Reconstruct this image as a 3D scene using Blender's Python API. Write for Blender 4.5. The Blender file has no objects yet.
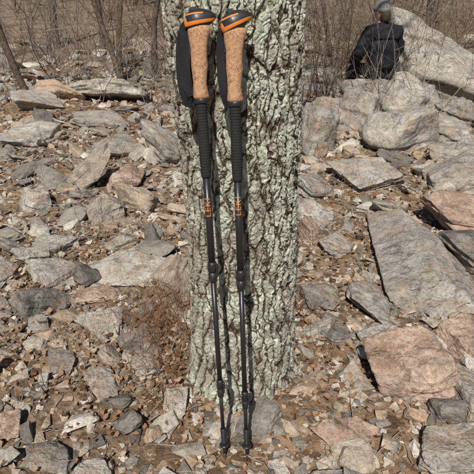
import bpy, bmesh, math, random
import numpy as np
from mathutils import Vector, Matrix, Euler
rng = np.random.default_rng(7); random.seed(7)
C = bpy.context.scene.collection

# ------------------------------------------------------------------ noise
def _h(ix,iy,iz):
    n = (ix*374761393 + iy*668265263 + iz*2147483647*3 + 1013904223) & 0xffffffff
    n = ((n ^ (n>>13))*1274126177) & 0xffffffff
    n = ((n ^ (n>>16))*2246822519) & 0xffffffff
    return ((n ^ (n>>15)) & 0xffff)/65535.0
def vnoise(p):
    i = np.floor(p).astype(np.int64); f = p-i; u = f*f*(3-2*f)
    x,y,z = i[:,0],i[:,1],i[:,2]; r = 0
    for dx in (0,1):
        wx = u[:,0] if dx else 1-u[:,0]
        for dy in (0,1):
            wy = u[:,1] if dy else 1-u[:,1]
            for dz in (0,1):
                wz = u[:,2] if dz else 1-u[:,2]
                r = r + wx*wy*wz*_h(x+dx,y+dy,z+dz)
    return r*2-1
def fbm(p,o=4):
    a=1;s=0;q=np.array(p,float)
    for k in range(o):
        s=s+a*vnoise(q); q=q*2.03+17.3; a*=.5
    return s
# ------------------------------------------------------------------ terrain
def H(x,y):
    x=np.asarray(x,float); y=np.asarray(y,float)
    z = .06*np.maximum(y-1.5,0)+.07*np.maximum(y-12,0)
    sh=x.shape; P=np.stack([x.ravel(),y.ravel(),np.zeros(x.size)],1)
    n = .035*fbm(P*1.1+5,3)+.010*fbm(P*6+9,3)
    far = .5*vnoise(P*.12+3)
    return z + n.reshape(sh) + far.reshape(sh)*np.clip((y-7)/15,0,1)
def h1(x,y): return float(H(np.array([x]),np.array([y]))[0])

# ------------------------------------------------------------------ mesh helpers
def mk(name,V,F,mat=None,smooth=False,parent=None,mats=None,mi=None):
    V=np.asarray(V,np.float32); F=np.asarray(F,np.int32); k=F.shape[1]
    me=bpy.data.meshes.new(name)
    me.vertices.add(len(V)); me.vertices.foreach_set('co',V.ravel())
    me.loops.add(F.size); me.loops.foreach_set('vertex_index',F.ravel())
    me.polygons.add(len(F)); me.polygons.foreach_set('loop_start',np.arange(0,F.size,k,dtype=np.int32))
    me.polygons.foreach_set('use_smooth',np.full(len(F),smooth))
    if mats:
        for m in mats: me.materials.append(m)
        if mi is not None: me.polygons.foreach_set('material_index',np.asarray(mi,np.int32))
    elif mat: me.materials.append(mat)
    me.update(calc_edges=True)
    o=bpy.data.objects.new(name,me); C.objects.link(o)
    if parent: o.parent=parent
    return o
class Acc:
    def __init__(s): s.V=[];s.F=[];s.n=0
    def add(s,V,F): s.V.append(V); s.F.append(np.asarray(F)+s.n); s.n+=len(V)
    def get(s): return np.concatenate(s.V),np.concatenate(s.F)
def tube(acc,P,R,sides=3):
    P=np.asarray(P,float); R=np.asarray(R,float); k=len(P)
    T=np.gradient(P,axis=0); T/=np.linalg.norm(T,axis=1)[:,None]+1e-9
    ref=np.array([.31,.9,.17]); A=np.cross(T,ref); A/=np.linalg.norm(A,axis=1)[:,None]+1e-9
    B=np.cross(T,A); a=np.arange(sides)*2*math.pi/sides
    V=(P[:,None]+R[:,None,None]*(A[:,None]*np.cos(a)[None,:,None]+B[:,None]*np.sin(a)[None,:,None])).reshape(-1,3)
    i=np.arange(k-1)[:,None]*sides; j=np.arange(sides)[None]; j2=(j+1)%sides
    a0=(i+j).ravel();a1=(i+j2).ravel();b0=(i+sides+j).ravel();b1=(i+sides+j2).ravel()
    acc.add(V,np.concatenate([np.stack([a0,a1,b1],1),np.stack([a0,b1,b0],1)]))
def loft(name,rings,mat,parent,n=28,smooth=True,cap=True):
    """rings: (s,cx,cy,rx,ry) along local z"""
    V=[];F=[]
    a=np.arange(n)*2*math.pi/n
    for (s,cx,cy,rx,ry) in rings:
        V.append(np.stack([cx+rx*np.cos(a),cy+ry*np.sin(a),np.full(n,s)],1))
    V=np.concatenate(V); m=len(rings)
    for i in range(m-1):
        for j in range(n):
            F.append((i*n+j,i*n+(j+1)%n,(i+1)*n+(j+1)%n,(i+1)*n+j))
    if cap:
        b=len(V); V=np.concatenate([V,[[rings[0][1],rings[0][2],rings[0][0]],[rings[-1][1],rings[-1][2],rings[-1][0]]]])
        for j in range(n):
            F.append((b,(j+1)%n,j)); F.append((b+1,(m-1)*n+j,(m-1)*n+(j+1)%n))
    me=bpy.data.meshes.new(name); me.from_pydata([tuple(v) for v in V],[],F)
    for p in me.polygons: p.use_smooth=smooth
    me.materials.append(mat); o=bpy.data.objects.new(name,me); C.objects.link(o); o.parent=parent
    return o
ICO={}
for L in (2,3,4,5,6):
    bm=bmesh.new(); bmesh.ops.create_icosphere(bm,subdivisions=L,radius=1)
    ICO[L]=(np.array([v.co[:] for v in bm.verts]),np.array([[v.index for v in f.verts] for f in bm.faces])); bm.free()
def rock_unit(level,p=30,namp=.03,extra=4,strata=0,jit=.24):
    D,F=ICO[level]
    D=D/np.linalg.norm(D,axis=1)[:,None]
    N=[];d=[]
    for ax in np.vstack([np.eye(3),-np.eye(3)]):
        n=ax+rng.normal(0,jit,3)*np.where(np.abs(ax[2])>.5,.6,1.25); N.append(n/np.linalg.norm(n)); d.append(rng.uniform(.72,1.0))
    for _ in range(extra):
        n=rng.normal(0,1,3); n[2]*=.8; N.append(n/np.linalg.norm(n)); d.append(rng.uniform(.78,1.12))
    N=np.array(N); d=np.array(d)
    X=np.maximum(D@N.T,0)/d
    r=(X**p).sum(1)**(-1/p)
    P=D*r[:,None]; off=rng.uniform(0,50,3)
    P=P+D*(namp*fbm(P*2.0+off,4 if level>3 else 2))[:,None]
    if strata:
        q=np.stack([P[:,0]*.9,P[:,1]*.9,P[:,2]*4+.8*P[:,0]],1)+off
        s=np.tanh(7*vnoise(q)); side=np.clip(1.05-np.abs(P[:,2]),0,1)
        P[:,:2]*=(1+strata*s*side)[:,None]
        q=np.stack([P[:,0]*1.6,P[:,1]*1.6,P[:,2]*.3],1)+off*1.7
        P[:,2]+=strata*1.7*np.tanh(9*vnoise(q))*np.clip(np.abs(P[:,2])-.3,0,1)
        q=np.stack([P[:,0]*3.1,P[:,1]*4.0,P[:,2]*.5],1)+off*2.7
        P[:,2]+=strata*1.0*np.tanh(8*vnoise(q))*np.clip(np.abs(P[:,2])-.3,0,1)
        P+=D*(.020*fbm(P*8+off,3))[:,None]
    return P,F
def hull_unit(n=13):
    bm=bmesh.new()
    for _ in range(n):
        v=rng.uniform(-1,1,3); k=rng.integers(0,3); v[k]=np.sign(v[k])*rng.uniform(.7,1)
        bm.verts.new(v)
    bmesh.ops.convex_hull(bm,input=bm.verts)
    for v in [v for v in bm.verts if not v.link_faces]: bm.verts.remove(v)
    bm.verts.index_update(); bmesh.ops.triangulate(bm,faces=bm.faces)
    bm.verts.index_update()
    V=np.array([v.co[:] for v in bm.verts]);F=np.array([[v.index for v in f.verts] for f in bm.faces]); bm.free()
    return V,F
def rot(rx,ry,rz): return np.array(Euler((rx,ry,rz),'XYZ').to_matrix())

# ------------------------------------------------------------------ materials
class NT:
    def __init__(s,name,disp=None,matte=False):
        m=bpy.data.materials.new(name); m.use_nodes=True; s.m=m; s.t=m.node_tree; s.t.nodes.clear(); s.matte=matte
        s.out=s.n('ShaderNodeOutputMaterial'); s.b=s.n('ShaderNodeBsdfDiffuse' if matte else 'ShaderNodeBsdfPrincipled')
        s.l(s.b.outputs[0],s.out.inputs['Surface'])
        if disp: m.displacement_method=disp
    def n(s,t,**k):
        x=s.t.nodes.new(t)
        for a,b in k.items(): setattr(x,a,b)
        return x
    def l(s,a,b): s.t.links.new(a,b)
    def put(s,sock,v):
        if isinstance(v,bpy.types.NodeSocket): s.l(v,sock)
        else: sock.default_value=v
    def coord(s,kind='Object',scale=(1,1,1)):
        c=s.n('ShaderNodeTexCoord')
        return c.outputs[kind]
    def scale(s,v,sc):
        mp=s.n('ShaderNodeMapping'); s.l(v,mp.inputs[0]); mp.inputs['Scale'].default_value=sc; return mp.outputs[0]
    def noise(s,v,sc,det=5,rough=.55,dist=0,col=False):
        x=s.n('ShaderNodeTexNoise'); s.l(v,x.inputs['Vector']); x.inputs['Scale'].default_value=sc; x.inputs['Detail'].default_value=det
        x.inputs['Roughness'].default_value=rough; x.inputs['Distortion'].default_value=dist
        return x.outputs['Color' if col else 'Fac']
    def vor(s,v,sc,feat='F1',out='Distance',rand=1):
        x=s.n('ShaderNodeTexVoronoi'); x.feature=feat; s.l(v,x.inputs['Vector']); x.inputs['Scale'].default_value=sc
        x.inputs['Randomness'].default_value=rand
        return x.outputs[out]
    def ramp(s,f,st,interp='LINEAR'):
        x=s.n('ShaderNodeValToRGB'); s.l(f,x.inputs[0]); e=x.color_ramp.elements; x.color_ramp.interpolation=interp
        while len(e)<len(st): e.new(.5)
        for k,(p,c) in enumerate(st):
            e[k].position=p; e[k].color=(c,c,c,1) if isinstance(c,(int,float)) else (*c,1)
        return x.outputs[0]
    def mix(s,f,a,b,mode='MIX'):
        x=s.n('ShaderNodeMix'); x.data_type='RGBA'; x.blend_type=mode
        s.put(x.inputs[0],f)
        for sock,v in ((x.inputs[6],a),(x.inputs[7],b)):
            if isinstance(v,tuple): v=(*v,1) if len(v)==3 else v
            s.put(sock,v)
        return x.outputs[2]
    def math(s,op,a,b=0.0,clamp=False):
        x=s.n('ShaderNodeMath'); x.operation=op; x.use_clamp=clamp; s.put(x.inputs[0],a); s.put(x.inputs[1],b); return x.outputs[0]
    def vadd(s,a,b,k):
        sub=s.n('ShaderNodeVectorMath'); sub.operation='SUBTRACT'; s.l(b,sub.inputs[0]); sub.inputs[1].default_value=(.5,.5,.5)
        m=s.n('ShaderNodeVectorMath'); m.operation='SCALE'; s.l(sub.outputs[0],m.inputs[0]); m.inputs['Scale'].default_value=k
        x=s.n('ShaderNodeVectorMath'); x.operation='ADD'; s.l(a,x.inputs[0]); s.l(m.outputs[0],x.inputs[1]); return x.outputs[0]
    def bump(s,hh,st,dist):
        x=s.n('ShaderNodeBump'); x.inputs['Strength'].default_value=st; x.inputs['Distance'].default_value=dist; s.l(hh,x.inputs['Height']); s.l(x.outputs[0],s.b.inputs['Normal'])
    def fin(s,col=None,rough=.85,spec=.25):
        s.put(s.b.inputs[0],(*col,1) if isinstance(col,tuple) else col)
        if not s.matte:
            s.put(s.b.inputs['Roughness'],rough); s.b.inputs['Specular IOR Level'].default_value=spec
        return s.m
def simple(name,col,rough=.6,spec=.4,nsc=60,var=.3,bump=.2,metal=0):
    t=NT(name,None,rough>=.9); c=t.coord(); nz=t.noise(c,nsc,2)
    a=tuple(x*(1-var) for x in col); b=tuple(min(1,x*(1+var)) for x in col)
    if bump: t.bump(nz,bump,.002)
    if not t.matte: t.b.inputs['Metallic'].default_value=metal
    return t.fin(t.ramp(nz,[(.3,a),(.7,b)]),rough,spec)

def rock_mat(name,dark,light,lich=.35,warm=.5):
    t=NT(name,None,True); c0=t.coord()
    oi=t.n('ShaderNodeObjectInfo'); sc_=t.n('ShaderNodeVectorMath'); sc_.operation='ADD'; t.l(c0,sc_.inputs[0])
    cb=t.n('ShaderNodeCombineXYZ'); rr=t.math('MULTIPLY',oi.outputs['Random'],40.); 
    for k in range(3): t.l(rr,cb.inputs[k])
    t.l(cb.outputs[0],sc_.inputs[1]); c=sc_.outputs[0]
    big=t.noise(c,4.8,4,.70,.3)
    base=t.ramp(big,[(.30,dark),(.66,light)])
    rust=t.noise(c,7,3,.65,.4)
    base=t.mix(t.math('MULTIPLY',t.ramp(rust,[(.45,0.),(.62,1.)]),warm),base,(.33,.225,.15))
    st=t.noise(t.scale(c,(3,5.5,22)),2.2,2,.6)
    base=t.mix(.4,base,t.ramp(st,[(.3,.55),(.5,1.0),(.72,1.25)]),'MULTIPLY')
    fine=t.noise(c,70,3,.75)
    base=t.mix(.8,base,t.ramp(fine,[(.3,.5),(.5,1.),(.72,1.45)]),'MULTIPLY')
    ln=t.noise(c,15,4,.75,.3)
    base=t.mix(t.math('MULTIPLY',t.ramp(ln,[(.56,0.),(.60,1.)]),lich),base,(.46,.46,.39))
    base=t.mix(t.math('MULTIPLY',t.ramp(ln,[(.37,1.),(.43,0.)]),lich*1.5),base,(.10,.09,.078))
    ck=t.vor(t.scale(c,(1,1.5,.8)),5.5,'DISTANCE_TO_EDGE'); ckm=t.math('ADD',ck,t.math('MULTIPLY',t.math('SUBTRACT',rust,.5),.55))
    ckm=t.ramp(ckm,[(0.0,0.),(.010,1.)])
    base=t.mix(.45,base,t.mix(ckm,(.35,.31,.27),(1,1,1)),'MULTIPLY')
    t.bump(t.math('ADD',t.math('ADD',ln,t.math('MULTIPLY',st,.4)),t.math('MULTIPLY',fine,.35)),1.,.020)
    return t.fin(base)
t=NT('loose_stone',None,True); c=t.coord(); g=t.n('ShaderNodeNewGeometry')
base=t.ramp(g.outputs['Random Per Island'],[(0,(.13,.12,.11)),(.16,(.23,.213,.19)),(.34,(.34,.32,.285)),(.46,(.32,.25,.185)),(.60,(.41,.375,.325)),(.74,(.39,.28,.20)),(.86,(.47,.44,.39)),(1,(.54,.51,.46))])
nn=t.noise(c,14,4,.72,.3); n2_=t.noise(c,75,3,.75)
base=t.mix(.85,base,t.ramp(nn,[(.3,(.50,.46,.41)),(.5,(1.,.98,.95)),(.7,(1.3,1.27,1.2))]),'MULTIPLY')
base=t.mix(.7,base,t.ramp(n2_,[(.3,.55),(.7,1.45)]),'MULTIPLY')
t.bump(n2_,.9,.010); M_gravel=t.fin(base)
M_grey=rock_mat('grey_schist',(.19,.175,.155),(.41,.385,.345))
M_light=rock_mat('pale_schist',(.25,.235,.205),(.52,.49,.44),.3)
M_dark=rock_mat('dark_schist',(.09,.085,.08),(.25,.23,.21),.25)
M_tan=rock_mat('tan_sandstone',(.22,.145,.11),(.48,.36,.285),.25,.35)
RM={'g':M_grey,'l':M_light,'d':M_dark,'t':M_tan}

# ground material
t=NT('trail_dirt',None,True); c=t.coord()
n1=t.noise(c,2.2,4,.6); n2=t.noise(c,34,4,.75)
dirt=t.ramp(n2,[(.3,(.065,.043,.029)),(.5,(.17,.12,.082)),(.7,(.33,.25,.18))])
lc=t.vor(t.vadd(c,t.noise(c,20,2,.5,0,True),.05),30,'F1','Color'); sl=t.n('ShaderNodeSeparateColor'); t.l(lc,sl.inputs[0])
leaf=t.ramp(sl.outputs[0],[(0,(.10,.06,.036)),(.4,(.21,.135,.08)),(.75,(.33,.22,.14)),(1,(.42,.33,.24))])
lmask=t.ramp(n1,[(.42,0.),(.54,.8)])
col=t.mix(lmask,dirt,leaf)
sx=t.n('ShaderNodeSeparateXYZ'); t.l(c,sx.inputs[0])
far=t.math('MULTIPLY',t.math('SUBTRACT',sx.outputs[1],7.0),.25,True)
farcol=t.mix(t.ramp(n1,[(.35,0.),(.65,1.)]),(.15,.108,.075),(.30,.235,.18))
farcol=t.mix(.7,farcol,t.ramp(t.noise(c,7,4,.75),[(.3,.35),(.7,1.6)]),'MULTIPLY')
col=t.mix(far,col,farcol)
t.bump(n2,1.0,.016)
M_ground=t.fin(col)

# bark
t=NT('furrowed_bark','DISPLACEMENT',True); c=t.coord()
w=t.vadd(c,t.noise(c,7,3,.55,0,True),.085); w=t.vadd(w,t.noise(c,38,3,.6,0,True),.020)
v1=t.vor(t.scale(w,(1,1,.21)),31,'DISTANCE_TO_EDGE')
v2=t.vor(t.scale(w,(1,1,.6)),68,'DISTANCE_TO_EDGE')
p1=t.ramp(v1,[(0,0.),(.07,.45),(.20,1.)]); p2=t.ramp(v2,[(0,0.),(.14,1.)])
nf=t.noise(t.scale(c,(1,1,.7)),88,6,.82); nb=t.noise(c,15,3,.6)
hh=t.math('ADD',t.math('MULTIPLY',p1,.40),t.math('MULTIPLY',t.math('MULTIPLY',p2,p1),.18))
hh=t.math('ADD',hh,t.math('MULTIPLY',nf,.50)); hh=t.math('ADD',hh,t.math('MULTIPLY',nb,.22))
base=t.ramp(hh,[(.32,(.03,.022,.016)),(.52,(.10,.078,.058)),(.74,(.21,.185,.15)),(1.0,(.33,.305,.26))])
base=t.mix(.7,base,t.ramp(t.noise(c,150,3,.7),[(.3,.5),(.7,1.5)]),'MULTIPLY')
sx=t.n('ShaderNodeSeparateXYZ'); t.l(c,sx.inputs[0])
side=t.ramp(t.math('ADD',sx.outputs[0],.5),[(.34,0.),(.43,1.)])
lm=t.math('ADD',t.noise(c,8.0,8,.80,.3),t.math('MULTIPLY',t.math('SUBTRACT',side,1.0),.055))
lm=t.ramp(lm,[(.445,0.),(.515,1.)])
lm=t.math('MULTIPLY',lm,t.ramp(hh,[(.50,0.),(.70,1.)]))
lcol=t.ramp(t.noise(c,44,5,.80),[(.32,(.18,.19,.145)),(.48,(.37,.39,.32)),(.64,(.60,.62,.545))])
base=t.mix(t.math('MULTIPLY',lm,.92),base,lcol)
moss=t.math('MULTIPLY',t.ramp(t.noise(c,16,4,.7),[(.57,0.),(.66,1.)]),.35)
base=t.mix(moss,base,(.17,.18,.10))
dn=t.n('ShaderNodeDisplacement'); dn.inputs['Midlevel'].default_value=.85; dn.inputs['Scale'].default_value=.027
t.l(hh,dn.inputs['Height']); t.l(dn.outputs[0],t.out.inputs['Displacement'])
M_bark=t.fin(base)

M_twig=simple('twig_bark',(.17,.125,.09),.9,.1,30,.45,0)
M_twig2=simple('twig_bark_grey',(.29,.25,.21),.9,.1,20,.45,0)
M_dry=simple('dry_stalk',(.26,.145,.085),.9,.1,40,.5,0)
M_straw=simple('dry_grass',(.42,.33,.21),.9,.1,40,.4,0)
M_sap=simple('sapling_bark',(.11,.082,.065),.9,.1,25,.5,0)
t=NT('dead_leaf',None,True); g=t.n('ShaderNodeNewGeometry')
M_leaf=t.fin(t.ramp(g.outputs['Random Per Island'],[(0,(.09,.05,.03)),(.4,(.20,.115,.063)),(.75,(.31,.19,.11)),(1,(.42,.33,.235))]))

# ------------------------------------------------------------------ ground sheet
def axis(a0,a1,step,far_lo,far_hi,g=1.09):
    m=list(np.arange(a0,a1,step)); lo=[];x=a0;s=step
    while x>far_lo: s*=g; x-=s; lo.append(x)
    hi=[];x=m[-1];s=step
    while x<far_hi: s*=g; x+=s; hi.append(x)
    return np.array(lo[::-1]+m+hi)
gx=axis(-2.0,2.2,.016,-160,160); gy=axis(-.7,3.0,.016,-60,220)
X,Y=np.meshgrid(gx,gy); Z=H(X,Y)
P=np.stack([X.ravel()*14,Y.ravel()*14,np.zeros(X.size)],1)
Z=Z+(.008*fbm(P,3)).reshape(X.shape)
nx,ny=len(gx),len(gy); idx=np.arange(nx*ny).reshape(ny,nx)
F=np.stack([idx[:-1,:-1],idx[:-1,1:],idx[1:,1:],idx[1:,:-1]],-1).reshape(-1,4)
mk('ground',np.stack([X.ravel(),Y.ravel(),Z.ravel()],1),F,M_ground,True)

# ------------------------------------------------------------------ main tree
TC=(.0,.215)
def rad(z,a):
    r=.193+.010*np.clip((z-.7)/.7,0,1)+.004*np.cos(z*5)
    r=r-.012*np.clip((z-2)/3,0,5)
    fl=np.exp(-np.clip(z+.02,0,9)/.075)
    lob=.5+.5*np.cos(a*5+.8+.6*np.sin(a*2))
    r=r+fl*(.012+.034*lob)
    return r*(1+.022*np.cos(2*a+.5)+.018*np.cos(3*a+z*1.3)+.010*np.cos(7*a+z*2))
def cxz(z): return .017-.022*z+.012*np.sin(z*2.2)
zs=np.concatenate([np.arange(-.10,1.60,.0018),np.geomspace(1.61,9.5,60)])
na=700; a=np.arange(na)*2*math.pi/na
A,ZZ=np.meshgrid(a,zs); R=rad(ZZ,A)
V=np.stack([TC[0]+cxz(ZZ)+R*np.cos(A),TC[1]+.0*ZZ+R*np.sin(A),ZZ],-1).reshape(-1,3)
i=np.arange((len(zs)-1)*na); j=(i//na)*na+(i%na+1)%na
F=np.stack([i,j,j+na,i+na],1)
tree=bpy.data.objects.new('oak_tree',None); C.objects.link(tree)
mk('trunk',V,F,M_bark,True,tree)
acc=Acc()
def limb(acc,p,d,L,r,depth,up=.15,sides=6,nseg=6,wob=.25,kids=4):
    P=[np.array(p,float)]; d=np.array(d,float); d/=np.linalg.norm(d)
    for k in range(nseg):
        d=d+rng.normal(0,wob,3)*.5; d[2]+=up*.3; d/=np.linalg.norm(d); P.append(P[-1]+d*L/nseg)
    tube(acc,P,np.linspace(r,r*.35,len(P)),sides)
    if depth>0:
        for _ in range(kids):
            k=rng.integers(1,nseg); dd=d+rng.normal(0,.75,3); dd[2]+=.1
            limb(acc,P[k],dd,L*rng.uniform(.4,.65),r*.45,depth-1,up,max(3,sides-2),max(3,nseg-1),wob,kids)
for k in range(11):
    z=rng.uniform(4.6,9.3); an=rng.uniform(0,6.28)
    limb(acc,(TC[0]+cxz(z),TC[1],z),(math.cos(an),math.sin(an),rng.uniform(.4,1.1)),rng.uniform(1.6,3.2),.06,2)
limb(acc,(TC[0]+cxz(9.4),TC[1],9.3),(0,0,1),3,.07,3)
v,f=acc.get(); mk('limbs',v,f,M_twig,True,tree)

# ------------------------------------------------------------------ hero rocks
heroes=[ # x,y,sx,sy,sz,rz,tiltx,tilty,embed,mat
(1.60,3.50,.34,.27,.21,.3,.25,-.22,.6,'l'),
(.80,3.45,.20,.22,.31,.5,.10,.18,.6,'g'),
(3.00,5.9,.85,.55,.36,.25,.30,.22,.7,'l'),
(2.6,4.5,.27,.22,.15,.5,.2,.1,.5,'g'),
(1.95,3.1,.14,.13,.08,.9,.2,0,.6,'g'),
(1.12,2.50,.27,.24,.07,.4,.22,-.1,.5,'l'),
(1.03,1.28,.15,.56,.085,-.13,.04,-.32,.50,'g'),
(1.55,1.60,.30,.20,.08,-.25,.30,.15,1.5,'t'),
(1.45,1.20,.20,.24,.08,.3,.1,.25,.5,'d'),
(.665,.12,.155,.13,.09,-.30,.18,-.22,.6,'t'),
(.86,.02,.075,.10,.05,.3,.2,.1,.5,'g'),
(.99,.36,.12,.11,.07,.3,.25,-.2,.6,'t'),
(.70,-.26,.14,.075,.032,.1,.1,.05,.5,'g'),
(.30,-.33,.07,.05,.025,.3,.05,.1,.4,'g'),
(-1.72,5.9,.40,.50,.10,.5,-.25,.22,1.0,'l'),
(-1.47,1.95,.10,.09,.09,.5,.2,.3,.6,'l'),
(-.93,1.85,.12,.11,.085,.2,.2,-.2,.6,'g'),
(-.96,.68,.15,.085,.045,.85,.4,.3,.6,'d'),
(-.56,1.0,.20,.13,.05,.25,.25,.1,.5,'l'),
(-.93,2.45,.14,.12,.07,.3,.2,-.1,.6,'t'),
(-.52,.10,.06,.07,.025,.6,.3,.15,.6,'g'),
(-.23,.0,.035,.06,.022,.1,.25,.1,.6,'l'),
(.375,-.16,.06,.05,.028,.5,.2,.1,.6,'t'),
(-.40,.33,.07,.075,.03,.6,.3,-.2,.6,'d'),
(-.37,.20,.05,.045,.03,.2,.2,-.1,.6,'g'),
(-.72,.76,.10,.06,.03,.4,.2,.1,.6,'t'),
(-.60,-.25,.06,.05,.02,.3,.2,.1,.6,'d'),
(-.46,-.29,.06,.04,.022,.2,.2,.1,.6,'g'),
(-.80,-.12,.05,.05,.02,.2,.1,.1,.6,'t'),
(1.90,5.05,.46,.36,.27,.3,.05,.05,.50,'g'),
(1.45,4.45,.28,.24,.24,.8,.15,.2,.6,'g'),
(2.00,4.50,.30,.22,.25,.2,.1,-.2,.6,'l'),
(.62,4.9,.40,.3,.13,.2,.1,.1,.5,'t'),
(1.1,6.6,.6,.4,.2,.1,.1,.1,.5,'g'),
(2.25,3.9,.3,.3,.12,.4,.2,.1,.5,'l'),
(1.85,2.5,.27,.22,.09,.4,.2,-.15,.5,'g'),
(2.20,3.1,.24,.2,.11,.2,.2,.2,.5,'g'),
(.60,2.3,.17,.17,.08,.4,.2,.15,.5,'g'),
(.52,1.75,.12,.15,.07,.4,.2,.2,.5,'l'),
(.62,1.35,.10,.10,.05,.6,.2,.1,.5,'g'),
(.46,1.5,.06,.07,.08,.6,.3,.2,.5,'t'),
(-1.2,3.3,.2,.16,.08,.4,.2,.1,.5,'g'),
(-2.2,3.7,.24,.2,.09,.1,.2,.1,.5,'l'),
(-.62,3.2,.2,.22,.12,.5,.2,.2,.6,'g'),
(-1.7,4.5,.26,.2,.09,.2,.2,.1,.5,'g'),
(-2.7,5.3,.32,.26,.11,.6,.2,.15,.5,'l'),
(-1.15,1.35,.12,.09,.05,.3,.2,.1,.5,'g'),
(-1.35,.95,.13,.10,.05,.9,.3,.1,.5,'g'),
(-1.0,.98,.11,.10,.04,.5,.3,.1,.5,'g'),
(-.60,.48,.08,.07,.03,.5,.3,.1,.5,'l'),
(.43,.72,.10,.09,.05,.3,.2,.1,.5,'d'),
(.66,.75,.12,.10,.04,.7,.2,.2,.5,'g'),
(.44,.42,.06,.06,.03,.7,.2,.1,.5,'d'),
(.62,.42,.07,.06,.03,.1,.3,.1,.5,'l'),
(-.72,.22,.05,.06,.025,.1,.2,.1,.5,'d'),
]
for k,(x,y,sx_,sy_,sz,rz,tx,ty,em,m) in enumerate(heroes):
    V,F=rock_unit(6 if y<2.6 else 5,p=34,namp=.05,extra=5,strata=.055)
    V=V*np.array([sx_,sy_,sz])*1.08
    o=mk('boulder' if max(sx_,sy_)>=.2 else 'rock',V,F,RM[m],True)
    o.location=(x,y,h1(x,y)+sz*em); o.rotation_euler=(tx,ty,rz)
HX=np.array([[h[0],h[1],max(h[2],h[3])] for h in heroes])

# ------------------------------------------------------------------ scattered stones
def scatter(name,variants,n,xr,yr,s0,s1,pw,flat,tilt,avoid=.0,mat=M_gravel,smooth=False,emb=.35,bias=None):
    acc=Acc(); u=rng.uniform(0,1,n); S=s0*(s1/s0)**(u**pw)
    xs=rng.uniform(*xr,n); ys=yr[0]+(yr[1]-yr[0])*rng.uniform(0,1,n)**(bias or 1)
    keep=(np.abs(xs)<.75+.62*(ys+1.4))
    keep&=np.hypot(xs-TC[0],ys-TC[1])>.215+S*.6
    for (px,py) in ((-.04,-.214),(.033,-.225)):
        keep&=np.hypot(xs-px,ys-py)>.018+S*1.1
    if avoid>0:
        for hx,hy,hr in HX: keep&=~(np.hypot(xs-hx,ys-hy)<hr*avoid+S*.4)
    clump=vnoise(np.stack([xs*2.1,ys*2.1,xs*0+s0*1000],1)); keep&=rng.uniform(-1,1,n)<clump+.85
    xs,ys,S=xs[keep],ys[keep],S[keep]; hz=H(xs,ys)
    for k in range(len(xs)):
        V,F=variants[rng.integers(len(variants))]
        sc=S[k]*np.array([rng.uniform(.8,1.45),rng.uniform(.55,1.0),rng.uniform(*flat)])
        W=(V*sc)@rot(rng.normal(0,tilt),rng.normal(0,tilt),rng.uniform(0,6.28)).T
        acc.add(W+np.array([xs[k],ys[k],hz[k]+sc[2]*emb]),F)
    v,f=acc.get(); return mk(name,v,f,mat,smooth)
HV=[hull_unit(rng.integers(9,15)) for _ in range(70)]
RV2=[hull_unit(rng.integers(10,18)) for _ in range(70)]
RV3=[rock_unit(3,34,.06,5,.05) for _ in range(60)]
RV4=[rock_unit(4,34,.06,5,.06) for _ in range(50)]
scatter('fine_gravel',HV,13000,(-1.7,1.8),(-.7,1.9),.004,.014,1.3,(.35,.8),.35)
scatter('gravel',HV,12000,(-3,3.5),(-.7,4.2),.012,.030,1.3,(.25,.7),.35,emb=.4,bias=1.2)
scatter('loose_stones',RV2,6500,(-6,6.5),(-.6,9),.028,.060,1.4,(.25,.6),.35,.45,bias=1.25)
scatter('broken_stones',RV3,2100,(-6,6.5),(-.5,8),.045,.11,1.4,(.25,.6),.38,.65,bias=1.15,emb=.5)
scatter('scattered_rocks',RV4,700,(-7,8),(.3,13),.09,.20,1.3,(.25,.6),.32,.8,bias=1.0,emb=.5)

# ------------------------------------------------------------------ dead leaves, twigs, dry stalks
acc=Acc()
def leaf(x,y,z,s):
    n=6; tt=np.linspace(0,1,n); wd=np.sin(tt*math.pi)**.7*(.32+.10*np.cos(tt*22))*s; cu=rng.uniform(-.5,.8)*s
    ln=(tt-.5)*s; zc=cu*(tt-.5)**2*2; fold=rng.uniform(.0,.5)
    L=np.stack([ln,wd,zc+wd*fold],1);M=np.stack([ln,0*wd,zc],1);Rr=np.stack([ln,-wd,zc+wd*fold],1)
    V=np.concatenate([L,M,Rr])@rot(rng.normal(0,.45),rng.normal(0,.45),rng.uniform(0,6.28)).T+np.array([x,y,z])
    F=[]
    for k in range(n-1):
        for o in (0,n):
            F+= [(o+k,o+k+1,o+n+k+1),(o+k,o+n+k+1,o+n+k)]
    acc.add(V,F)
def leaves(n,cx,cy,sx,sy,s=(.018,.04)):
    x=rng.normal(cx,sx,n);y=rng.normal(cy,sy,n); ok=np.hypot(x-TC[0],y-TC[1])>.21
    x,y=x[ok],y[ok]; z=H(x,y)
    for a_,b_,c_ in zip(x,y,z): leaf(a_,b_,c_+rng.uniform(.008,.03),rng.uniform(*s))
leaves(380,-.33,.35,.13,.25); leaves(300,.32,.45,.13,.28); leaves(200,-.1,0,.28,.12,(.012,.028)); leaves(700,-.9,1.2,.5,.6)
leaves(600,.9,1.8,.6,.7); leaves(1500,-1.5,4.5,1.8,1.8,(.03,.06)); leaves(1500,2,5,1.8,1.8,(.03,.06)); leaves(350,0,0,.8,.3,(.010,.022)); leaves(200,-.7,.2,.3,.3,(.012,.026))
v,f=acc.get(); mk('leaf_litter',v,f,M_leaf,False)
acc=Acc()
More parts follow.
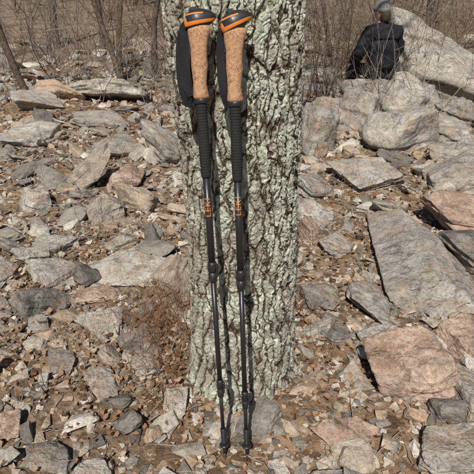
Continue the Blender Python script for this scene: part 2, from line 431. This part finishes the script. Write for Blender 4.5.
for k in range(520):
    y=-.4+6*rng.uniform()**1.8; x=rng.uniform(-1,1)*(.8+.6*(y+1)); 
    if math.hypot(x-TC[0],y-TC[1])<.26: continue
    L=rng.uniform(.03,.16); an=rng.uniform(0,3.14); P=[]
    for q in np.linspace(-.5,.5,5): P.append((x+math.cos(an)*q*L+rng.normal(0,.004),y+math.sin(an)*q*L+rng.normal(0,.004),0))
    P=np.array(P); P[:,2]=H(P[:,0],P[:,1])+.014+rng.uniform(-.005,.016)
    tube(acc,P,np.linspace(1,.5,5)*rng.uniform(.001,.0028),4)
v,f=acc.get(); mk('fallen_twigs',v,f,M_twig2,True)
def dryplant(name,cx,cy,sx,sy,n,hh,r,mat,kids=4,spread=.5):
    acc=Acc()
    for k in range(n):
        x=rng.normal(cx,sx);y=rng.normal(cy,sy)
        if math.hypot(x-TC[0],y-TC[1])<.23: continue
        limb(acc,(x,y,h1(x,y)),(rng.normal(0,spread),rng.normal(0,spread),1),hh*rng.uniform(.5,1.1),r,1,.05,3,5,.35,kids)
    v,f=acc.get(); mk(name,v,f,mat,True)
dryplant('dry_shrub',-.34,.42,.07,.15,90,.28,.0014,M_dry,5)
dryplant('dry_shrub',-.27,.16,.04,.06,30,.15,.0011,M_dry)
dryplant('dry_shrub',-1.0,.75,.25,.2,40,.15,.0012,M_dry)
dryplant('dry_shrub',.33,.55,.05,.15,36,.16,.0012,M_dry)
dryplant('dry_shrub',1.0,2.3,.3,.3,40,.3,.0016,M_dry)
dryplant('dry_shrub',-1.2,2.8,.7,.6,80,.35,.002,M_twig2)
for (cx_,cy_,n_) in ((-.42,.55,45),(-.30,.05,25),(-.75,.35,25),(-1.1,1.15,30),(.38,.30,22),(-.85,-.05,16),(.8,1.9,30),(-.6,1.6,40),(-.5,.75,40),(-.9,1.5,30),(-.62,.30,20)):
    dryplant('grass_tuft',cx_,cy_,.04,.045,n_,.13,.0010,M_straw,1,.6)

# ------------------------------------------------------------------ background brush and saplings
def brush(name,n,xr,yr,hr,mat,r0=.008,skip=None):
    acc=Acc()
    for k in range(n):
        y=rng.uniform(*yr); x=rng.uniform(*xr)*(y+1.4)/10
        z=h1(x,y)
        for q in range(rng.integers(3,6)):
            limb(acc,(x+rng.normal(0,.12),y+rng.normal(0,.12),z-.03),(rng.normal(0,.45),rng.normal(0,.45),1),rng.uniform(*hr),r0*rng.uniform(.6,1.3),2,.12,3,5,.32,3)
    v,f=acc.get(); mk(name,v,f,mat,True)
brush('underbrush',85,(-6,6),(6.8,12),(.8,2.0),M_twig,.008)
brush('underbrush',75,(-6.5,6.5),(9,18),(1.2,2.8),M_twig2,.012)
brush('underbrush',50,(-6.5,6.5),(14,28),(2,4),M_twig,.022)
brush('underbrush',22,(-6,-1.5),(5.2,7.5),(.6,1.5),M_twig2,.007)
brush('underbrush',14,(1.4,4.5),(4.3,6.6),(.6,1.4),M_twig2,.006)
brush('underbrush',16,(1.5,4.0),(5.2,6.8),(.8,1.6),M_twig,.008)
for (x,y,dx,dy,L,r) in [(-3.05,6.0,-.25,0,4,.055),(-1.80,6.6,-.18,.1,4.5,.045),(-1.42,7.4,.03,0,5,.055),(-2.4,9,.1,0,5,.06),(-.9,9,.0,0,5,.04),(.75,8.0,.1,0,4,.035),(2.1,10,-.1,0,6,.055),(3.9,9,.1,0,6,.055),(1.3,12,0,0,7,.07),(-4.6,12,0,0,7,.09),(5.6,14,0,0,7,.09),(3.0,13,.05,0,6,.07),(-3.2,11,.1,0,7,.07),(-1.9,13,-.05,0,7,.10),(4.6,11,-.12,0,7,.07)]:
    s=bpy.data.objects.new('sapling',None); C.objects.link(s)
    acc=Acc(); limb(acc,(x,y,h1(x,y)-.1),(dx,dy,1),L,r,0,.1,9,10,.16,0); v,f=acc.get(); mk('stem',v,f,M_sap,True,s)
    acc=Acc()
    for q in range(9):
        zz=rng.uniform(.5,L*.8); limb(acc,(x+dx*zz,y+dy*zz,h1(x,y)+zz),(rng.normal(),rng.normal(),.7),rng.uniform(.5,1.3),r*.2,1,.1,3,5,.25,4)
    v,f=acc.get(); mk('branches',v,f,M_twig,True,s)
acc=Acc()
for k in range(40):
    x=rng.uniform(-26,26); y=rng.uniform(18,50)
    limb(acc,(x,y,h1(x,y)-.1),(rng.normal(0,.05),0,1),rng.uniform(8,13),rng.uniform(.1,.24),1,.2,7,9,.08,6)
v,f=acc.get(); mk('distant_trees',v,f,M_sap,True)

# ------------------------------------------------------------------ trekking poles
M_blk=simple('black_shaft',(.018,.018,.02),.36,.5,300,.2,.05)
M_foam=simple('black_foam',(.022,.022,.023),.85,.2,400,.4,.6)
M_org=simple('orange_plastic',(.66,.20,.03),.45,.4,80,.15,.05)
M_strap=simple('black_webbing',(.015,.015,.017),.8,.25,500,.5,.8)
M_steel=simple('carbide_tip',(.35,.35,.36),.35,.5,80,.2,.1,1)
M_gum=simple('black_plastic',(.02,.02,.022),.38,.5,120,.3,.1)
t=NT('cork'); c=t.coord(); n=t.noise(c,110,4,.75)
cc_=t.ramp(n,[(.33,(.20,.10,.052)),(.46,(.38,.215,.12)),(.65,(.51,.325,.195))])
cc_=t.mix(t.ramp(t.noise(c,300,2,.5),[(.60,0.),(.66,.7)]),cc_,(.12,.06,.03)); t.bump(n,.5,.002)
M_cork=t.fin(cc_,.8,.2)
def ribbon(name,P,w,th,mat,parent):
    P=np.array(P,float); 
    q=np.linspace(0,1,len(P)); qq=np.linspace(0,1,60)
    Q=np.stack([np.interp(qq,q,P[:,k]) for k in range(3)],1)
    for _ in range(5): Q[1:-1]=(Q[:-2]+2*Q[1:-1]+Q[2:])/4
    T=np.gradient(Q,axis=0);T/=np.linalg.norm(T,axis=1)[:,None]
    ny=np.array([0,1.,0]); W=np.cross(T,ny); W/=np.linalg.norm(W,axis=1)[:,None]
    N=np.cross(W,T); fl=(.35*np.sin(qq*9))[:,None]; W=W+N*fl; W/=np.linalg.norm(W,axis=1)[:,None]; N=np.cross(W,T)
    V=np.stack([Q+W*w/2+N*th/2,Q-W*w/2+N*th/2,Q-W*w/2-N*th/2,Q+W*w/2-N*th/2],1).reshape(-1,3)
    F=[]
    for i in range(59):
        for j in range(4): F.append((i*4+j,i*4+(j+1)%4,i*4+4+(j+1)%4,i*4+4+j))
    F+=[(0,3,2,1),(236,237,238,239)]
    return mk(name,V,F,mat,False,parent)
def box(name,c,s,mat,parent,bev=.002,ry=0):
    bm=bmesh.new(); bmesh.ops.create_cube(bm,size=1,matrix=Matrix.Translation(c)@Matrix.Rotation(ry,4,'Y')@Matrix.Diagonal((*s,1)))
    bmesh.ops.bevel(bm,geom=bm.edges[:],offset=bev,segments=3,affect='EDGES')
    me=bpy.data.meshes.new(name); bm.to_mesh(me); bm.free(); me.materials.append(mat)
    o=bpy.data.objects.new(name,me); C.objects.link(o); o.parent=parent; return o
def pole(tip,top,cl1,cl2,strapside,headtilt,dz):
    e=bpy.data.objects.new('trekking_pole',None); C.objects.link(e)
    tip=Vector(tip); top=Vector(top); zc=(top-tip).normalized(); xc=Vector((1,0,0)); xc=(xc-zc*xc.dot(zc)).normalized(); yc=zc.cross(xc)
    M=Matrix((xc,yc,zc)).transposed().to_4x4(); M.translation=tip; e.matrix_world=M
    loft('carbide_tip',[(-.012,0,0,.0012,.0012),(.0,0,0,.003,.003),(.018,0,0,.0036,.0036)],M_steel,e)
    loft('tip_ferrule',[(.015,0,0,.0045,.0045),(.03,0,0,.0055,.0055),(.05,0,0,.0065,.0065),(.052,0,0,.0095,.0095),(.062,0,0,.0095,.0095),(.064,0,0,.0075,.0075),(.11,0,0,.0092,.0092),(.112,0,0,.007,.007)],M_gum,e)
    loft('basket',[(.044,0,0,.008,.008),(.045,0,0,.015,.015),(.049,0,0,.016,.016),(.0505,0,0,.008,.008)],M_gum,e)
    loft('lower_shaft',[(.10,0,0,.0060,.0060),(cl1,0,0,.0062,.0062)],M_blk,e)
    loft('middle_shaft',[(cl1,0,0,.0078,.0078),(cl2,0,0,.0078,.0078)],M_blk,e)
    loft('upper_shaft',[(cl2,0,0,.0104,.0104),(.92+dz,0,0,.0104,.0104)],M_blk,e)
    for nm,cz,r in (('lower_clamp',cl1,.0105),('upper_clamp',cl2,.0132)):
        loft(nm,[(cz-.032,0,0,r*.75,r*.75),(cz-.028,0,0,r*.95,r*.95),(cz-.004,0,0,r,r),(cz-.003,0,0,r*.9,r*.9),(cz+.001,0,0,r*.9,r*.9),(cz+.002,0,0,r*1.05,r*1.05),(cz+.026,0,0,r*1.05,r*1.05),(cz+.031,0,0,r*.85,r*.85)],M_gum,e)
        box(nm+'_lever',(r*.95,-.002,cz+.002),(.009,r*1.3,.042),M_gum,e,.003,.08)
        box(nm+'_screw',(-r*1.0,0,cz+.014),(.007,.010,.010),M_steel,e,.002)
    u=bpy.data.objects.new('grip',None); C.objects.link(u); u.parent=e; u.location=(0,0,dz)
    rg=[(.895,0,0,.011,.011),(.90,0,0,.0135,.0135)]
    s=.905
    while s<1.088:
        k=(s-.9)/.19; r=.0138+.0022*k+.0012*math.sin(k*6); rg+=[(s,0,0,r,r),(s+.004,0,0,r,r),(s+.005,0,0,r-.0006,r-.0006),(s+.0065,0,0,r-.0006,r-.0006)]; s+=.0075
    rg+=[(1.098,0,0,.0165,.0165)]
    loft('foam_sleeve',rg,M_foam,u)
    loft('grip_collar',[(1.094,0,0,.0170,.0165),(1.097,.001,0,.0200,.0185),(1.106,.001,0,.0205,.0185),(1.109,0,0,.018,.017)],M_gum,u)
    loft('cork_grip',[(1.107,.001,0,.0205,.0178),(1.114,.001,0,.0215,.0182),(1.13,.0,0,.0190,.0172),(1.15,.0,0,.0182,.017),(1.17,.001,0,.0200,.0178),(1.19,.002,0,.0225,.0184),(1.21,.002,0,.0215,.0182),(1.235,.003,0,.0222,.0182),(1.255,.004,0,.0258,.019),(1.272,.006,0,.029,.020),(1.285,.007,0,.030,.019)],M_cork,u,36)
    D,F=ICO[6]; P=D.copy(); fr=np.clip(D[:,0],0,1)
    P[:,0]*=(.037+.010*fr); P[:,1]*=.0235*(1-.2*fr); P[:,2]*=np.where(D[:,2]>0,.031,.022)*(1-.15*fr)
    P[:,2]+=-.004*fr**2
    fc=D[F].mean(1)
    q=fc[:,2]+.25*fc[:,0]
    mi=np.where((q<-.02)&(q>-.40),1,0)
    mi=np.where((q>.52)&(q<.64)&(fc[:,0]<.45),1,mi)
    mi=np.where((fc[:,0]<-.72)&(np.abs(q)<.4),1,mi)
    P=P@rot(0,-headtilt,0).T+np.array([.006,0,1.297])
    mk('grip_head',P,F,None,True,u,[M_gum,M_org],mi)
    box('strap_wedge',(-.006,0,1.325),(.020,.015,.010),M_gum,u,.003)
    if strapside<0:
        ribbon('wrist_strap',[(-.010,.010,1.300),(-.030,.014,1.288),(-.043,.008,1.25),(-.047,.002,1.20),(-.047,0,1.15),(-.043,0,1.115),(-.030,.004,1.094),(-.016,.012,1.10),(-.012,.018,1.14),(-.012,.020,1.2),(-.006,.018,1.27)],.026,.003,M_strap,u)
        ribbon('wrist_strap_pad',[(-.028,-.002,1.275),(-.034,-.006,1.24),(-.035,-.006,1.18),(-.033,-.006,1.14),(-.024,-.003,1.115)],.026,.004,M_strap,u)
    else:
        ribbon('wrist_strap',[(-.016,.008,1.295),(-.030,.012,1.27),(-.034,.006,1.22),(-.032,.000,1.17),(-.028,-.002,1.13),(-.020,.006,1.10),(-.010,.018,1.11),(-.012,.022,1.16),(-.010,.02,1.27)],.022,.003,M_strap,u)
    cu=bpy.data.curves.new('lettering','FONT'); cu.body='LEKI'; cu.size=.026; cu.space_character=1.15; cu.align_x='CENTER'; cu.align_y='CENTER'
    to=bpy.data.objects.new('tmp_text',cu); C.objects.link(to)
    bpy.context.view_layer.update(); me=bpy.data.meshes.new_from_object(to.evaluated_get(bpy.context.evaluated_depsgraph_get()))
    bpy.data.objects.remove(to); bm=bmesh.new(); bm.from_mesh(me)
    for q in np.linspace(-.012,.012,19): bmesh.ops.bisect_plane(bm,geom=bm.verts[:]+bm.edges[:]+bm.faces[:],plane_co=(0,q,0),plane_no=(0,1,0))
    for v in bm.verts:
        th=v.co.y/.0108*.9; z=.850+v.co.x*1.0
        v.co=Vector((-.0109*math.sin(th),-.0109*math.cos(th),z))
    bm.to_mesh(me); bm.free(); me.materials.append(M_org); o=bpy.data.objects.new('lettering',me); C.objects.link(o); o.parent=e
    return e
pole((-.040,-.214,h1(-.04,-.214)+.012),(-.107,-.030,1.345),.262,.655,-1,.30,.037)
pole((.033,-.225,h1(.033,-.225)+.012),(-.0135,-.048,1.335),.222,.628,1,.55,.022)

# ------------------------------------------------------------------ seated hiker
M_jkt=simple('black_jacket',(.016,.016,.02),.8,.2,25,.4,.5)
M_trs=simple('charcoal_trousers',(.035,.035,.04),.85,.2,40,.3,.4)
M_skin=simple('skin',(.50,.30,.22),.6,.4,40,.1,.1)
M_bean=simple('grey_knit',(.20,.195,.19),.9,.15,90,.6,.9)
M_boot=simple('brown_boot',(.07,.045,.03),.7,.3,40,.3,.3)
M_eye=simple('eye',(.03,.02,.015),.3,.5)
hk=bpy.data.objects.new('hiker',None); C.objects.link(hk)
def skin(name,verts,edges,radii,mat,sub=2):
    me=bpy.data.meshes.new(name); me.from_pydata(verts,edges,[]); o=bpy.data.objects.new(name,me); C.objects.link(o); o.parent=hk
    md=o.modifiers.new('Skin','SKIN'); md.use_smooth_shade=True
    sv=me.skin_vertices[0].data
    for k,r in enumerate(radii): sv[k].radius=r if isinstance(r,tuple) else (r,r); sv[k].use_root=(k==0)
    s=o.modifiers.new('Sub','SUBSURF'); s.levels=sub; s.render_levels=sub
    me.materials.append(mat); return o
jk=skin('jacket',[(0,0,.08),(0,.0,.27),(0,.05,.45),(0,.09,.59),(0,.115,.66),
 (-.19,.07,.54),(-.29,.10,.34),(-.26,.22,.24),(-.19,.36,.20),
 (.19,.07,.54),(.29,.10,.34),(.26,.22,.24),(.19,.36,.20)],
 [(0,1),(1,2),(2,3),(3,4),(3,5),(5,6),(6,7),(7,8),(3,9),(9,10),(10,11),(11,12)],
 [(.23,.16),(.22,.15),(.22,.15),(.14,.11),.075,.10,.085,.07,.048,.10,.085,.07,.048],M_jkt,3)
tx=bpy.data.textures.new('cloth_folds','CLOUDS'); tx.noise_scale=.07
dm=jk.modifiers.new('folds','DISPLACE'); dm.texture=tx; dm.strength=.055; dm.mid_level=.5
skin('hood',[(-.09,.03,.60),(0,.0,.585),(.09,.03,.60)],[(0,1),(1,2)],[.05,.06,.05],M_jkt)
skin('trousers',[(0,0,.10),(-.10,.05,.10),(-.14,.46,.12),(-.13,.44,-.15),(-.13,.42,-.36),(.10,.05,.10),(.14,.46,.12),(.13,.44,-.15),(.13,.42,-.36)],
 [(0,1),(1,2),(2,3),(3,4),(0,5),(5,6),(6,7),(7,8)],[(.16,.12),.095,.07,.062,.05,.095,.07,.062,.05],M_trs)
for s_ in (-1,1):
    skin('boot',[(s_*.13,.42,-.33),(s_*.13,.42,-.42),(s_*.135,.50,-.45),(s_*.14,.60,-.455)],[(0,1),(1,2),(2,3)],[.052,.055,(.048,.038),(.045,.03)],M_boot)
    hx=s_*.17; skin('hand',[(hx,.37,.20),(hx*.95,.42,.205),(hx*.93,.455,.20)],[(0,1),(1,2)],[.026,(.038,.018),(.04,.016)],M_skin)
    for fi in range(4):
        fx=hx*.93+(fi-1.5)*.021; ln=[.07,.08,.075,.058][fi if s_<0 else 3-fi] 
        skin('finger',[(fx,.45,.20),(fx,.45+ln*.5,.197),(fx,.45+ln*.85,.18),(fx,.45+ln,.16)],[(0,1),(1,2),(2,3)],[.0095,.009,.0085,.0075],M_skin,1)
    skin('thumb',[(hx*.95-s_*.028,.405,.2),(hx*.95-s_*.055,.43,.195),(hx*.95-s_*.062,.462,.185)],[(0,1),(1,2)],[.012,.0105,.009],M_skin,1)
D,F=ICO[5]; P=D.copy()*np.array([.078,.098,.118])
P[:,0]*=1-.20*np.clip(-D[:,2],0,1)
def blob(cx,cz,w,hh_,amp):
    g=np.exp(-((P[:,0]-cx)/w)**2-((P[:,2]-cz)/hh_)**2)*(D[:,1]>.2); P[:,1]+=amp*g
blob(0,-.012,.012,.022,.024); blob(0,.02,.05,.01,.006); blob(-.03,.008,.014,.011,-.010); blob(.03,.008,.014,.011,-.010)
blob(0,-.052,.024,.006,.007); blob(0,-.060,.026,.003,-.006); blob(0,-.068,.02,.006,.006); blob(0,-.1,.025,.015,.010)
HM=Matrix.Translation((0,.135,.785))@Matrix.Rotation(-.15,4,'X')@Matrix.Rotation(.1,4,'Z')
def hp(o): o.matrix_local=HM; return o
hp(mk('head',P,F,M_skin,True,hk))
for s_ in (-1,1):
    D4,F4=ICO[3]
    hp(mk('ear',D4*np.array([.009,.018,.03])+np.array([s_*.079,-.005,-.005]),F4,M_skin,True,hk))
    hp(mk('eye',D4*.011+np.array([s_*.03,.083,.008]),F4,M_eye,True,hk))
B=D.copy()*np.array([.090,.112,.130]); B[:,2]=np.maximum(B[:,2],.022+.55*np.minimum(B[:,1]*1.0,.02)); rib=.0025*np.sin(np.arctan2(D[:,1],D[:,0])*34); B[:,0]+=rib*D[:,0];B[:,1]+=rib*D[:,1]
B+=D*(.004*fbm(D*6+3,2))[:,None]
hp(mk('beanie',B,F,M_bean,True,hk))
bb=loft('beanie_brim',[(-.008,0,0,.084,.104),(-.002,0,0,.093,.114),(.020,0,0,.096,.117),(.036,0,0,.093,.114),(.042,0,0,.085,.106)],M_bean,hk,48); bb.matrix_local=HM@Matrix.Rotation(.22,4,'X')
skin('neck',[(0,.10,.60),(0,.125,.70)],[(0,1)],[.055,.052],M_skin)
skin('hair',[(0,.06,.79),(0,.052,.71),(0,.045,.65)],[(0,1),(1,2)],[.078,.068,.045],simple('brown_hair',(.05,.032,.02),.7,.3,80,.4,.8))
hk.location=(1.82,5.02,.62); hk.rotation_euler=(0,0,math.radians(22))

# ------------------------------------------------------------------ light, sky, camera
el=math.radians(47); azx=-.15
sd=Vector((azx*math.cos(el),-math.sqrt(1-azx*azx)*math.cos(el),math.sin(el)))
sun=bpy.data.lights.new('sun','SUN'); sun.energy=5.0; sun.angle=math.radians(.53); sun.color=(1,.945,.86)
so=bpy.data.objects.new('sun',sun); C.objects.link(so); so.rotation_euler=sd.to_track_quat('Z','Y').to_euler(); so.location=(0,-5,8)
w=bpy.data.worlds.new('World'); bpy.context.scene.world=w; w.use_nodes=True; nt=w.node_tree
bg=nt.nodes['Background']; sk=nt.nodes.new('ShaderNodeTexSky'); sk.sky_type='NISHITA'; sk.sun_disc=False
sk.sun_elevation=el; sk.sun_rotation=math.atan2(sd.x,sd.y); nt.links.new(sk.outputs[0],bg.inputs[0]); bg.inputs[1].default_value=.06
cam=bpy.data.cameras.new('camera'); co=bpy.data.objects.new('camera',cam); C.objects.link(co)
co.location=(0,-1.39,1.3); co.rotation_euler=(math.radians(66),0,0); cam.lens=36.9; cam.sensor_width=36; cam.clip_start=.05; cam.clip_end=600
bpy.context.scene.camera=co
sc=bpy.context.scene; sc.view_settings.view_transform='Standard'; sc.view_settings.look='None'; sc.view_settings.exposure=0
